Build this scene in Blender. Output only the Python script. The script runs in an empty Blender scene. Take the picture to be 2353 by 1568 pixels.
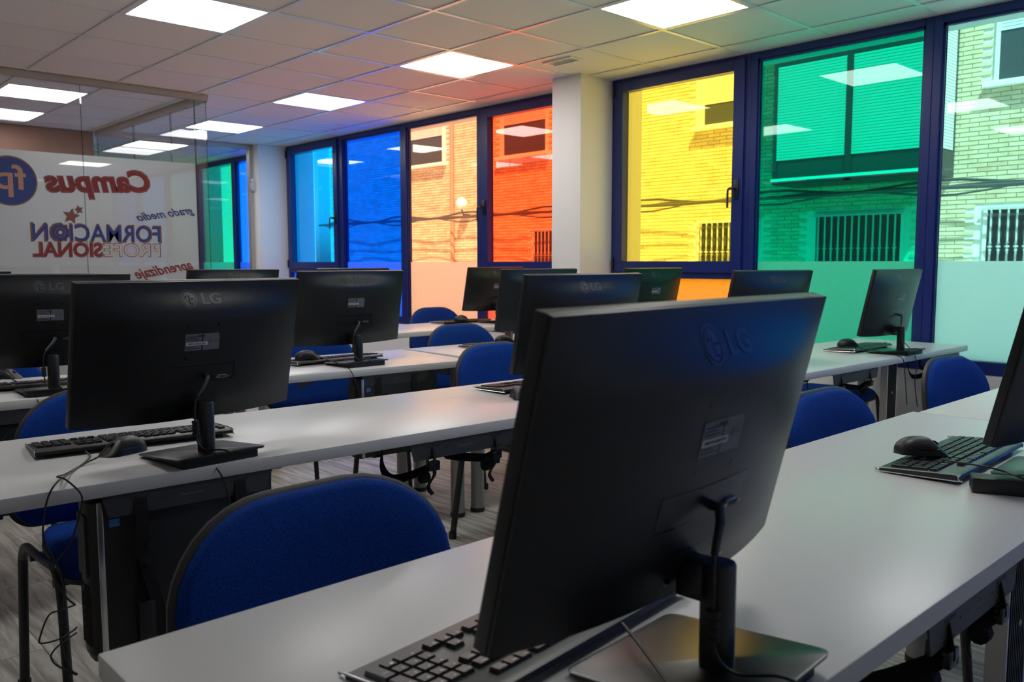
import bpy, bmesh, math, random
import numpy as np
from mathutils import Vector, Matrix
random.seed(7)
S = bpy.context.scene
C = S.collection
# ------------------------------------------------------------------ camera, sky, sun, exposure
CX, CY, CZ = -1.6815, -4.8755, 1.185
FPX, YAW, PIT, ROL = 1950.77, 0.7539, -0.0930, -0.0015
_f = Vector((math.sin(YAW) * math.cos(PIT), math.cos(YAW) * math.cos(PIT), math.sin(PIT)))
_r = Vector((math.cos(YAW), -math.sin(YAW), 0)); _u = _r.cross(_f)
_r, _u = _r * math.cos(ROL) + _u * math.sin(ROL), _u * math.cos(ROL) - _r * math.sin(ROL)
cam = bpy.data.cameras.new('camera'); cam_o = bpy.data.objects.new('camera', cam); C.objects.link(cam_o)
cam.sensor_width = 36; cam.lens = 36 * FPX / 2353; cam.clip_start = 0.02; cam.clip_end = 300
cam_o.matrix_world = Matrix(((_r.x, _u.x, -_f.x, CX), (_r.y, _u.y, -_f.y, CY), (_r.z, _u.z, -_f.z, CZ), (0, 0, 0, 1)))
cam.dof.use_dof = True; cam.dof.focus_distance = 2.3; cam.dof.aperture_fstop = 8.0
S.camera = cam_o
S.view_settings.view_transform = 'Standard'; S.view_settings.look = 'None'
S.view_settings.gamma = 1; S.view_settings.use_curve_mapping = False
S.view_settings.exposure = 0.32
S.cycles.use_denoising = True
S.cycles.max_bounces = 12; S.cycles.diffuse_bounces = 5; S.cycles.glossy_bounces = 5; S.cycles.transparent_max_bounces = 24
S.cycles.sample_clamp_indirect = 6.0
SUN_DIR = Vector((.417, .446, -.79)).normalized()
w = bpy.data.worlds.new('sky'); S.world = w; w.use_nodes = True
nt = w.node_tree; sky = nt.nodes.new('ShaderNodeTexSky'); sky.sky_type = 'NISHITA'; sky.sun_disc = False
sky.sun_elevation = math.asin(.79); sky.sun_rotation = math.atan2(-SUN_DIR.x, -SUN_DIR.y); sky.air_density = 1.0; sky.dust_density = 2.0
bg = nt.nodes['Background']; bg.inputs[1].default_value = 0.26
nt.links.new(sky.outputs[0], bg.inputs[0])
sl = bpy.data.lights.new('sun', 'SUN'); sl.energy = 11.0; sl.angle = .009; sl.color = (1, .95, .86)
so = bpy.data.objects.new('sun', sl); C.objects.link(so)
so.rotation_euler = SUN_DIR.to_track_quat('-Z', 'Y').to_euler(); so.location = (-20, -20, 40)
LED = 8.8          # radiance of the ceiling panels

# ------------------------------------------------------------------ pixel helpers (a pixel gives a direction, a plane gives the distance)
def ray(x, y): return _f + _r * ((x - 1176.5) / FPX) - _u * ((y - 784) / FPX)
def pz(x, y, z):
    d = ray(x, y); return Vector((CX, CY, CZ)) + d * ((z - CZ) / d.z)
def py(x, y, Y):
    d = ray(x, y); return Vector((CX, CY, CZ)) + d * ((Y - CY) / d.y)
def px(x, y, X):
    d = ray(x, y); return Vector((CX, CY, CZ)) + d * ((X - CX) / d.x)

# ------------------------------------------------------------------ materials
M = {}
def mat(name, col, rough=.5, spec=.5, metal=0, noise=None, bump=None, emit=None, sheen=0):
    m = bpy.data.materials.new(name); m.use_nodes = True; n = m.node_tree; b = n.nodes['Principled BSDF']
    b.inputs['Base Color'].default_value = (*col, 1); b.inputs['Roughness'].default_value = rough
    b.inputs['Specular IOR Level'].default_value = spec; b.inputs['Metallic'].default_value = metal
    if sheen: b.inputs['Sheen Weight'].default_value = sheen
    if emit: b.inputs['Emission Color'].default_value = (1, .985, .96, 1); b.inputs['Emission Strength'].default_value = emit
    tc = n.nodes.new('ShaderNodeTexCoord')
    if noise:
        scale, amt = noise
        t = n.nodes.new('ShaderNodeTexNoise'); t.inputs['Scale'].default_value = scale; t.inputs['Detail'].default_value = 4
        n.links.new(tc.outputs['Object'], t.inputs['Vector'])
        r = n.nodes.new('ShaderNodeMapRange'); r.inputs[3].default_value = 1 - amt; r.inputs[4].default_value = 1 + amt
        n.links.new(t.outputs[0], r.inputs[0])
        mx = n.nodes.new('ShaderNodeVectorMath'); mx.operation = 'SCALE'; mx.inputs[0].default_value = col
        n.links.new(r.outputs[0], mx.inputs['Scale']); n.links.new(mx.outputs[0], b.inputs['Base Color'])
    if bump:
        scale, st = bump
        t = n.nodes.new('ShaderNodeTexNoise'); t.inputs['Scale'].default_value = scale
        n.links.new(tc.outputs['Object'], t.inputs['Vector'])
        bp = n.nodes.new('ShaderNodeBump'); bp.inputs['Strength'].default_value = st; bp.inputs['Distance'].default_value = .002
        n.links.new(t.outputs[0], bp.inputs['Height']); n.links.new(bp.outputs[0], b.inputs['Normal'])
    M[name] = m; return m
mat('white_wall', (.80, .79, .78), .6, .3, noise=(3, .02))
mat('ceiling_tile', (.80, .78, .76), .75, .25, bump=(260, .25))
mat('tbar', (.74, .74, .74), .28, .6)
mat('led', (.9, .9, .9), .5, .3, emit=LED)
mat('navy_frame', (.007, .021, .16), .32, .5, noise=(8, .08))
mat('black_handle', (.012, .012, .014), .35)
mat('desk_white', (.63, .625, .62), .30, .45, noise=(1.5, .012))
mat('desk_edge', (.66, .67, .69), .4, .4)
mat('silver_leg', (.33, .33, .32), .38, .5, metal=.55)
mat('black_plastic', (.012, .0125, .014), .42, .5, bump=(900, .06))
mat('black_cover', (.007, .0075, .009), .36, .5, bump=(1400, .05))
mat('black_gloss', (.008, .008, .01), .12)
mat('screen', (.006, .006, .008), .18)
mat('stand_black', (.010, .010, .011), .3)
mat('logo', (.038, .04, .046), .32, .5)
mat('sticker', (.15, .15, .18), .45)
mat('sticker_white', (.75, .75, .76), .5)
mat('ink', (.02, .02, .022), .6)
mat('port_metal', (.35, .35, .36), .35, metal=1)
mat('key', (.030, .027, .026), .38, .5)
mat('kb_body', (.022, .021, .021), .36, .5)
mat('chrome', (.75, .75, .76), .22, metal=1)
mat('rubber', (.012, .012, .012), .6)
mat('legend', (.75, .75, .75), .5)
mat('chair_shell', (.030, .028, .026), .5, bump=(500, .1))
mat('chair_frame', (.012, .012, .013), .36)
mat('strap', (.013, .013, .014), .8, .2, bump=(700, .4))
mat('holder', (.040, .043, .048), .45, noise=(30, .1))
mat('pc_black', (.010, .011, .012), .35)
mat('pc_side', (.012, .013, .015), .45)
mat('pc_blue', (.05, .18, .40), .4)
mat('film_red', (.22, .012, .02), .5); mat('film_blue', (.012, .045, .25), .5); mat('film_brown', (.20, .075, .06), .5)
mat('film_peach', (.50, .27, .19), .5); mat('film_cream', (.52, .51, .50), .5)
mat('sensor', (.55, .58, .62), .4)
mat('rail_alu', (.46, .44, .40), .35, .5, metal=.4)
mat('brown_wall', (.22, .10, .065), .6, noise=(1, .1))
mat('asphalt', (.76, .74, .70), .8, noise=(4, .15))
mat('mortar', (.74, .70, .62), .85, .2, noise=(6, .08))
mat('shutter', (.62, .62, .58), .6, noise=(2, .04))
mat('dark_pane', (.05, .055, .06), .12)
mat('sill_stone', (.85, .85, .82), .6)
mat('iron_bar', (.45, .46, .46), .5)
mat('cable_black', (.014, .014, .015), .45)
mat('street_cable', (.06, .06, .06), .6)
mat('render_white', (.7, .68, .64), .8)
mat('pipe', (.42, .24, .16), .6)
mat('glow', (.95, .95, .92), .3)
mat('grille', (.42, .42, .40), .5)
mat('leaf', (.05, .09, .03), .6)

def blue_fabric():
    m = mat('blue_fabric', (.008, .055, .33), .9, .12); n = m.node_tree; b = n.nodes['Principled BSDF']
    tc = [x for x in n.nodes if x.type == 'TEX_COORD'][0]
    v = n.nodes.new('ShaderNodeTexVoronoi'); v.inputs['Scale'].default_value = 420; n.links.new(tc.outputs['Object'], v.inputs['Vector'])
    r = n.nodes.new('ShaderNodeMapRange'); r.inputs[1].default_value = 0; r.inputs[2].default_value = .6; r.inputs[3].default_value = 1.25; r.inputs[4].default_value = .6
    n.links.new(v.outputs['Distance'], r.inputs[0])
    mx = n.nodes.new('ShaderNodeVectorMath'); mx.operation = 'SCALE'; mx.inputs[0].default_value = (.008, .055, .33)
    n.links.new(r.outputs[0], mx.inputs['Scale']); n.links.new(mx.outputs[0], b.inputs['Base Color'])
    bp = n.nodes.new('ShaderNodeBump'); bp.inputs['Strength'].default_value = .35; bp.inputs['Distance'].default_value = .001
    n.links.new(v.outputs['Distance'], bp.inputs['Height']); n.links.new(bp.outputs[0], b.inputs['Normal'])
blue_fabric()

def wood():
    m = mat('floor_wood', (.30, .28, .25), .42, .4); n = m.node_tree; b = n.nodes['Principled BSDF']
    tc = [x for x in n.nodes if x.type == 'TEX_COORD'][0]
    mp = n.nodes.new('ShaderNodeMapping'); mp.inputs['Scale'].default_value = (26, 2.2, 8); n.links.new(tc.outputs['Object'], mp.inputs[0])
    oi = n.nodes.new('ShaderNodeObjectInfo'); ad = n.nodes.new('ShaderNodeVectorMath'); ad.operation = 'ADD'
    ml = n.nodes.new('ShaderNodeMath'); ml.operation = 'MULTIPLY'; ml.inputs[1].default_value = 37; n.links.new(oi.outputs['Random'], ml.inputs[0])
    n.links.new(mp.outputs[0], ad.inputs[0]); n.links.new(ml.outputs[0], ad.inputs[1])
    t = n.nodes.new('ShaderNodeTexNoise'); t.inputs['Scale'].default_value = 1.6; t.inputs['Detail'].default_value = 7; t.inputs['Distortion'].default_value = .6
    n.links.new(ad.outputs[0], t.inputs['Vector'])
    cr = n.nodes.new('ShaderNodeValToRGB'); e = cr.color_ramp.elements
    e[0].position = .32; e[0].color = (.22, .205, .185, 1); e[1].position = .68; e[1].color = (.60, .57, .52, 1)
    n.links.new(t.outputs[0], cr.inputs[0])
    mr = n.nodes.new('ShaderNodeMapRange'); mr.inputs[3].default_value = .85; mr.inputs[4].default_value = 1.15; n.links.new(oi.outputs['Random'], mr.inputs[0])
    mx = n.nodes.new('ShaderNodeVectorMath'); mx.operation = 'SCALE'; n.links.new(cr.outputs[0], mx.inputs[0]); n.links.new(mr.outputs[0], mx.inputs['Scale'])
    n.links.new(mx.outputs[0], b.inputs['Base Color'])
wood()

def brick_mat():
    m = mat('brick', (.62, .50, .34), .85, .2); n = m.node_tree; b = n.nodes['Principled BSDF']
    g = n.nodes.new('ShaderNodeNewGeometry')
    t = n.nodes.new('ShaderNodeTexNoise'); t.inputs['Scale'].default_value = 5; n.links.new(g.outputs['Position'], t.inputs['Vector'])
    a = n.nodes.new('ShaderNodeMath'); a.operation = 'MULTIPLY_ADD'; a.inputs[1].default_value = .5; n.links.new(g.outputs['Random Per Island'], a.inputs[0]); n.links.new(t.outputs[0], a.inputs[2])
    cr = n.nodes.new('ShaderNodeValToRGB'); e = cr.color_ramp.elements
    e[0].position = .3; e[0].color = (.50, .37, .22, 1); e[1].position = 1.0; e[1].color = (.70, .58, .40, 1)
    n.links.new(a.outputs[0], cr.inputs[0]); n.links.new(cr.outputs[0], b.inputs['Base Color'])
brick_mat()

def glass_mat(name, tint, refl=1.0, rough=.015):
    """thin pane: tinted straight-through transmission with Fresnel mirror reflection"""
    m = bpy.data.materials.new(name); m.use_nodes = True; n = m.node_tree; n.nodes.clear()
    o = n.nodes.new('ShaderNodeOutputMaterial'); t = n.nodes.new('ShaderNodeBsdfTransparent'); t.inputs[0].default_value = (*[c ** .5 for c in tint], 1)
    g = n.nodes.new('ShaderNodeBsdfGlossy'); g.inputs['Roughness'].default_value = rough; g.inputs[0].default_value = (1, 1, 1, 1)
    fr = n.nodes.new('ShaderNodeFresnel'); ge = n.nodes.new('ShaderNodeNewGeometry')      # same reflectance on the outer and the inner face of the pane
    ir = n.nodes.new('ShaderNodeMapRange'); ir.inputs[3].default_value = 1.5; ir.inputs[4].default_value = 1 / 1.5
    n.links.new(ge.outputs['Backfacing'], ir.inputs[0]); n.links.new(ir.outputs[0], fr.inputs[0])
    k = n.nodes.new('ShaderNodeMath'); k.operation = 'MULTIPLY'; k.inputs[1].default_value = refl; k.use_clamp = True
    x = n.nodes.new('ShaderNodeMixShader')
    n.links.new(fr.outputs[0], k.inputs[0]); n.links.new(k.outputs[0], x.inputs[0]); n.links.new(t.outputs[0], x.inputs[1]); n.links.new(g.outputs[0], x.inputs[2]); n.links.new(x.outputs[0], o.inputs[0])
    M[name] = m
def frost_mat(name, tint, diff, dmix=.30):
    m = bpy.data.materials.new(name); m.use_nodes = True; n = m.node_tree; n.nodes.clear()
    o = n.nodes.new('ShaderNodeOutputMaterial'); t = n.nodes.new('ShaderNodeBsdfTranslucent'); t.inputs[0].default_value = (*tint, 1)
    d = n.nodes.new('ShaderNodeBsdfPrincipled'); d.inputs['Base Color'].default_value = (*diff, 1); d.inputs['Roughness'].default_value = .35
    x = n.nodes.new('ShaderNodeMixShader'); x.inputs[0].default_value = dmix
    n.links.new(t.outputs[0], x.inputs[1]); n.links.new(d.outputs[0], x.inputs[2]); n.links.new(x.outputs[0], o.inputs[0])
    M[name] = m
TINT = dict(cyan=(.0, .36, .95), blue=(.0, .10, 1.0), peach=(.92, .47, .28), red=(1.0, .12, .035), yellow=(.93, .72, .085),
            green=(.0, .38, .22), teal=(.23, .60, .55), orange=(1.0, .33, .0), lime=(.45, .95, .55))
for k, v in TINT.items():
    glass_mat('glass_' + k, v, 1.0, .02)
glass_mat('clear_glass', (.93, .96, .95), 1.0, .004)
frost_mat('frost_film', (.84, .84, .84), (.6, .6, .6), .08)
glass_mat('glass_edge', (.25, .42, .36), 1.2)
frost_mat('white_film', (.50, .50, .50), (.78, .77, .76))

# ------------------------------------------------------------------ mesh builder
class MB:
    def __init__(s): s.v = []; s.f = []
    def add(s, vs, fs):
        k = len(s.v); s.v += [tuple(v) for v in vs]; s.f += [tuple(k + i for i in f) for f in fs]; return s
    def box(s, x0, x1, y0, y1, z0, z1):
        return s.add([(x0, y0, z0), (x1, y0, z0), (x1, y1, z0), (x0, y1, z0), (x0, y0, z1), (x1, y0, z1), (x1, y1, z1), (x0, y1, z1)],
                     [(0, 3, 2, 1), (4, 5, 6, 7), (0, 1, 5, 4), (1, 2, 6, 5), (2, 3, 7, 6), (3, 0, 4, 7)])
    def rings(s, rings, cap=True, closed=True):
        n = len(rings[0]); vs = [p for r in rings for p in r]; fs = []
        for a in range(len(rings) - 1):
            for i in range(n if closed else n - 1):
                j = (i + 1) % n; fs.append((a * n + i, a * n + j, (a + 1) * n + j, (a + 1) * n + i))
        if cap: fs += [tuple(reversed(range(n))), tuple((len(rings) - 1) * n + i for i in range(n))]
        return s.add(vs, fs)
    def tube(s, pts, r, n=8, flat=1.0):
        pts = [Vector(p) for p in pts]; rings = []; up = None
        for i, p in enumerate(pts):
            d = (pts[min(i + 1, len(pts) - 1)] - pts[max(i - 1, 0)]).normalized()
            if up is None: up = d.orthogonal().normalized()
            up = (up - d * up.dot(d)); up = up.normalized() if up.length > 1e-6 else d.orthogonal().normalized()
            sd = d.cross(up); rr = r[i] if isinstance(r, (list, tuple)) else r
            rings.append([p + (up * math.cos(t) + sd * math.sin(t) * flat) * rr for t in [2 * math.pi * k / n for k in range(n)]])
        return s.rings(rings)
    def cyl(s, c, r, h, n=16, axis='z', r2=None):
        r2 = r if r2 is None else r2; rings = []
        for rr, t in ((r, 0), (r2, h)):
            ring = []
            for k in range(n):
                a = 2 * math.pi * k / n; p, q = rr * math.cos(a), rr * math.sin(a)
                ring.append({'z': (c[0] + p, c[1] + q, c[2] + t), 'y': (c[0] + q, c[1] + t, c[2] + p), 'x': (c[0] + t, c[1] + p, c[2] + q)}[axis])
            rings.append(ring)
        return s.rings(rings)
    def mesh(s, name, m, smooth=35, bevel=0, seg=2):
        me = bpy.data.meshes.new(name); me.from_pydata(s.v, [], s.f)
        bm = bmesh.new(); bm.from_mesh(me)
        if bevel:
            bmesh.ops.bevel(bm, geom=list(bm.edges), offset=bevel, segments=seg, affect='EDGES', profile=.5, clamp_overlap=True)
        bmesh.ops.recalc_face_normals(bm, faces=bm.faces); bm.to_mesh(me); bm.free()
        if smooth:
            me.shade_smooth(); me.set_sharp_from_angle(angle=math.radians(smooth))
        me.materials.append(M[m] if isinstance(m, str) else m); return me
def link(name, me, parent=None, loc=None, rot=None):
    o = bpy.data.objects.new(name, me); C.objects.link(o)
    if parent: o.parent = parent
    if loc is not None: o.location = loc
    if rot is not None: o.rotation_euler = rot
    return o
def build(mb, name, m, parent=None, **k):
    loc, rot = k.pop('loc', None), k.pop('rot', None)
    return link(name, mb.mesh(name, m, **k), parent, loc, rot)
def box(name, m, x0, x1, y0, y1, z0, z1, parent=None, **k): return build(MB().box(x0, x1, y0, y1, z0, z1), name, m, parent, **k)
def thing(name, label, cat, loc=(0, 0, 0), rz=0, group=None):
    o = bpy.data.objects.new(name, None); o.empty_display_size = .05; C.objects.link(o); o.location = loc; o.rotation_euler = (0, 0, rz)
    return tag(o, label, cat, group)
def tag(o, label, cat, group=None):
    o['label'] = label; o['category'] = cat
    if group: o['group'] = group
    return o
def struct(o, label=None):
    o['kind'] = 'structure'
    if label: o['label'] = label
    return o
def copy_tree(o, parent=None):
    c = o.copy(); C.objects.link(c); c.parent = parent
    for ch in KIDS.get(o.name, []): copy_tree(ch, c)
    return c
KIDS = {}
def note_kids(root):
    KIDS.clear()
    for o in C.objects:
        if o.parent: KIDS.setdefault(o.parent.name, []).append(o)
def text_mesh(s, m, size=1, offset=0, shear=0, extrude=0, width=None, height=None):
    cu = bpy.data.curves.new('text', 'FONT'); cu.body = s; cu.size = size; cu.offset = offset; cu.shear = shear; cu.extrude = extrude
    cu.align_x = 'LEFT'; cu.resolution_u = 3
    o = bpy.data.objects.new('text', cu); C.objects.link(o)
    dg = bpy.context.evaluated_depsgraph_get(); me = bpy.data.meshes.new_from_object(o.evaluated_get(dg))
    bpy.data.objects.remove(o); bpy.data.curves.remove(cu)
    xs = [v.co.x for v in me.vertices]; ys = [v.co.y for v in me.vertices]
    x0, x1, y0, y1 = min(xs), max(xs), min(ys), max(ys)
    sx = width / (x1 - x0) if width else 1; sy = height / (y1 - y0) if height else sx
    if not width: sx = sy
    for v in me.vertices: v.co.x = (v.co.x - (x0 + x1) / 2) * sx; v.co.y = (v.co.y - (y0 + y1) / 2) * sy
    me.materials.clear(); me.materials.append(M[m]); return me
def smoothstep(t): t = max(0, min(1, t)); return t * t * (3 - 2 * t)
def bez(pts, n=6):
    """Catmull-Rom through points"""
    P = [Vector(p) for p in pts]; P = [P[0]] + P + [P[-1]]; out = []
    for i in range(1, len(P) - 2):
        for k in range(n):
            t = k / n; a, b, c, d = P[i - 1], P[i], P[i + 1], P[i + 2]
            out.append(.5 * ((2 * b) + (c - a) * t + (2 * a - 5 * b + 4 * c - d) * t * t + (3 * b - a - 3 * c + d) * t ** 3))
    out.append(P[-2]); return out

# ------------------------------------------------------------------ room shell
XW = 3.25; ZC = CZ + 1.3275; DZ = .74; ZF = CZ            # window wall face, ceiling, desk top, edge of the frosted film
SILL = CZ - .607
XL, YB, YF = -5.0, -7.0, 7.6                              # left wall, wall behind the camera, far wall
fl = struct(box('floor', 'floor_wood', XL, 3.6, YB, YF, -.1, -.006), 'grey wood plank floor')
pl_w, pl_l = .19, 1.32; plank_me = MB().box(-pl_w / 2 + .001, pl_w / 2 - .001, -pl_l / 2 + .001, pl_l / 2 - .001, -.012, 0).mesh('plank', 'floor_wood', smooth=0)
outer = MB()
for i in range(46):
    x = XL + .095 + i * pl_w
    if x > 3.25: break
    off = (i * .47) % 1.0 * pl_l
    for j in range(12):
        y = YB - .2 + off + j * pl_l
        if y > YF: break
        if -1.9 < x < 3.2 and -5.3 < y < 4.2: link('plank', plank_me, fl, (x, y, 0))
        else: outer.box(x - pl_w / 2 + .001, x + pl_w / 2 - .001, max(YB, y - pl_l / 2), min(YF, y + pl_l / 2 - .002), -.012, 0)
o = build(outer, 'plank_field', 'floor_wood', fl, smooth=0); o['kind'] = 'stuff'
struct(box('wall_left', 'white_wall', XL - .2, XL, YB, YF, 0, ZC)); struct(box('wall_back', 'white_wall', XL, 3.6, YB - .2, YB, 0, ZC))
struct(box('wall_front', 'white_wall', XL, 3.6, YF, YF + .2, 0, ZC))
struct(box('wall_right', 'white_wall', XW, 3.6, YB, YF, -.3, SILL), 'low white wall under the coloured windows')
# ceiling slab with tiles and bars
ce = struct(box('ceiling', 'white_wall', XL - .2, 3.62, YB - .2, YF + .2, ZC + .06, ZC + .5), 'suspended tile ceiling')
tile = MB().box(-.298, .298, -.298, .298, 0, .012).mesh('ceiling_tile', 'ceiling_tile', smooth=0)
LIGHTS = {(3, -4), (3, -1), (3, 2), (3, 5), (3, 8), (0, -1), (0, 4), (0, 6), (0, -4), (0, -7), (3, -7), (-3, -4)}
far = MB()
for j in range(-8, 6):
    for i in range(-11, 13):
        x0, y0 = .6 * j, .6 * i
        if (j, i) in LIGHTS or y0 < YB - .5 or y0 > YF: continue
        x1 = x0 + .6
        if j == 5:
            far.box(3.0 + .002, XW, y0 + .002, y0 + .598, ZC + .002, ZC + .012); continue
        if j >= -2 and -7 <= i <= 8: link('ceiling_tile', tile, ce, (x0 + .3, y0 + .3, ZC + .006))
        else: far.box(x0 + .002, x1 - .002, y0 + .002, y0 + .598, ZC + .006, ZC + .018)
o = build(far, 'ceiling_tile_field', 'ceiling_tile', ce, smooth=0); o['kind'] = 'stuff'
for j in range(-8, 6):
    box('ceiling_bar', 'tbar', .6 * j - .012, .6 * j + .012, YB, YF, ZC, ZC + .03, ce, smooth=0)
barx = MB().box(XL, XW, -.012, .012, .0005, .03).mesh('ceiling_bar', 'tbar', smooth=0)
for i in range(-11, 13): link('ceiling_bar', barx, ce, (0, .6 * i, ZC))
box('ceiling_bar', 'tbar', XW - .03, XW, YB, YF, ZC - .002, ZC + .02, ce, smooth=0)
fr_me = None
LNAMES = {(3, -4): 'square LED ceiling panel above front desk, between yellow and green windows', (3, -1): 'square LED ceiling panel beside the red window and pillar',
          (3, 2): 'square LED ceiling panel across from the peach and blue windows', (3, 5): 'square LED ceiling panel by glass corner and cyan window',
          (3, 8): 'square LED ceiling panel beyond the far glass wall', (0, -1): 'square LED ceiling panel away from windows, before the lettered glass partition',
          (0, -4): 'square LED ceiling panel above second desk, away from the windows', (0, -7): 'square LED ceiling panel above front desk, away from the windows',
          (3, -7): 'square LED ceiling panel above front desk beside the teal window', (-3, -4): 'square LED ceiling panel over the open floor beside the desks',
          (0, 4): 'LED ceiling panel in the glass office, nearer the lettered glass', (0, 6): 'LED ceiling panel in the glass office, by the brown wall'}
for (j, i) in sorted(LIGHTS):
    t = thing('ceiling_light', LNAMES.get((j, i), 'square LED ceiling panel above second desk, away from the windows'), 'light', (.6 * j + .3, .6 * i + .3, ZC), group='LED ceiling panels')
    g = MB()
    for a in (-1, 1):
        g.box(-.297, .297, a * .285 - .012, a * .285 + .012, .001, .02); g.box(a * .285 - .012, a * .285 + .012, -.273, .273, .001, .02)
    build(g, 'light_frame', 'tbar', t, smooth=0); box('diffuser', 'led', -.275, .275, -.275, .275, .004, .014, t, smooth=0)
# air grille beside the pillar
t = thing('ceiling_grille', 'small rectangular air grille in ceiling beside white pillar', 'grille', (2.53, -.885, ZC))
g = MB()
for a in (-1, 1): g.box(-.06, .06, a * .12 - .008, a * .12 + .008, -.006, .006); g.box(a * .052 - .008, a * .052 + .008, -.112, .112, -.006, .006)
build(g, 'grille_frame', 'tbar', t, smooth=0)
for k in range(6): box('slat', 'grille', -.044, .044, -.1 + k * .034, -.085 + k * .034, -.003, .004, t, smooth=0)
# pillars (run through to the outside as piers)
def pillar(y0, y1, label):
    o = struct(build(MB().box(2.9, 3.6, y0, y1, -.3, ZC + .06), 'wall_pillar', 'white_wall', bevel=.004), label); return o
pillar(-.715, -.43, 'white square pillar between red and yellow windows')
pillar(4.19, 4.46, 'white pillar at the end of the window row')
box_top = struct(box('trim_1', 'white_wall', XW + .07, 3.6, YB, YF, ZC - .01, ZC + .06))
struct(box('wall_parapet', 'render_white', 3.62, 3.66, YB, YF, ZC + .3, ZC + .9))

# ------------------------------------------------------------------ windows
def window(num, y0, y1, colour, kind, label, low=None, side='a'):
    """y1 > y0. kind fixed: one pane, frosted below eye level; sash: opening pane above a low fixed pane"""
    w = bpy.data.objects.new('window_%d' % num, None); C.objects.link(w); w.location = (XW, (y0 + y1) / 2, SILL); struct(w, label)
    L = (y1 - y0) / 2; T = ZC - SILL; fw = .046; zf = ZF - SILL
    f = MB(); f.box(-.005, .065, -L, -L + fw, 0, T); f.box(-.005, .065, L - fw, L, 0, T); f.box(-.005, .065, -L + fw, L - fw, 0, .07); f.box(-.005, .065, -L + fw, L - fw, T - .045, T)
    if kind == 'sash': f.box(-.004, .065, -L + fw, L - fw, zf - .118, zf - .075)
    build(f, 'window_frame', 'navy_frame', w, bevel=.003, seg=1)
    bead = MB(); a, b = -L + fw, L - fw
    if kind == 'fixed':
        for q in (.012, .03):
            bead.box(q, q + .006, a, a + .012 + q * .2, .07, T - .045); bead.box(q, q + .006, b - .012, b, .07, T - .045); bead.box(q, q + .006, a, b, T - .06, T - .045)
        build(bead, 'glazing_bead', 'navy_frame', w, smooth=0)
        box('pane', 'glass_' + colour, .040, .046, a, b, .07, T - .045, w, smooth=0)
        build(MB().add([(.038, a, .07), (.038, b, .07), (.038, b, zf), (.038, a, zf)], [(0, 1, 2, 3)]), 'frosted_film', 'frost_film', w, smooth=0)
    else:
        s = MB(); q = .068; z0, z1 = zf - .075, T - .03
        s.box(-.024, .05, a - .012, a + q, z0, z1); s.box(-.024, .05, b - q, b + .012, z0, z1); s.box(-.0235, .05, a + q, b - q, z0, z0 + q + .01); s.box(-.0235, .05, a + q, b - q, z1 - q, z1)
        sh = build(s, 'sash', 'navy_frame', w, bevel=.003, seg=1)
        box('pane', 'glass_' + colour, .030, .036, a + q, b - q, z0 + q + .01, z1 - q, w, smooth=0)
        box('lower_pane', 'glass_' + (low or colour), .040, .046, a, b, .07, zf - .118, w, smooth=0)
        build(MB().add([(.038, a, .07), (.038, b, .07), (.038, b, zf - .118), (.038, a, zf - .118)], [(0, 1, 2, 3)]), 'frosted_film', 'frost_film', w, smooth=0)
        if 1:
            yh = a + .028 if side == 'a' else b - .028; zh = zf + .47
            h = MB(); h.box(-.036, -.0235, yh - .017, yh + .017, zh - .065, zh + .065); build(h, 'handle_plate', 'black_handle', w, bevel=.006)
            h = MB(); h.tube([(-.036, yh, zh), (-.072, yh, zh)], .010, 10); h.tube(bez([(-.066, yh, zh + .004), (-.072, yh + .03, zh), (-.072, yh + .036, zh - .03), (-.072, yh + .036, zh - .12)], 4), .010, 10, .7)
            build(h, 'handle', 'black_handle', w)
        for zz in (z0 + .06, z1 - .06): box('hinge', 'black_handle', -.034, -.02, *((b + .004, b + .018) if side == 'a' else (a - .018, a - .004)), zz - .045, zz + .045, w, smooth=0)
    return w
window(1, 3.04, 4.19, 'cyan', 'sash', 'opening window with cyan glass beside the far pillar', 'blue')
window(2, 1.91, 3.04, 'blue', 'fixed', 'fixed window with deep blue glass, frosted below')
window(3, .775, 1.91, 'peach', 'fixed', 'fixed window with peach glass, frosted below')
window(4, -.43, .775, 'red', 'sash', 'opening window with red glass beside the pillar', 'red', 'b')
window(5, -1.865, -.715, 'yellow', 'sash', 'opening window with yellow glass above an orange pane', 'orange')
window(6, -2.985, -1.865, 'green', 'fixed', 'fixed window with green glass, frosted below')
window(7, -4.11, -2.985, 'teal', 'fixed', 'fixed window with pale teal glass, frosted below')
window(8, -5.25, -4.11, 'cyan', 'fixed', 'fixed window with cyan glass past the teal one')
window(9, -6.4, -5.25, 'blue', 'fixed', 'fixed window with blue glass past the cyan one')
window(10, 4.46, 5.58, 'blue', 'fixed', 'blue glass window beyond the far glass wall')
window(11, 5.58, 6.7, 'green', 'fixed', 'green glass window beyond the far glass wall')
struct(box('trim_2', 'white_wall', XW, 3.6, 6.7, YF, SILL, ZC)); struct(box('trim_3', 'white_wall', XW, 3.6, YB, -6.4, SILL, ZC))

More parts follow.
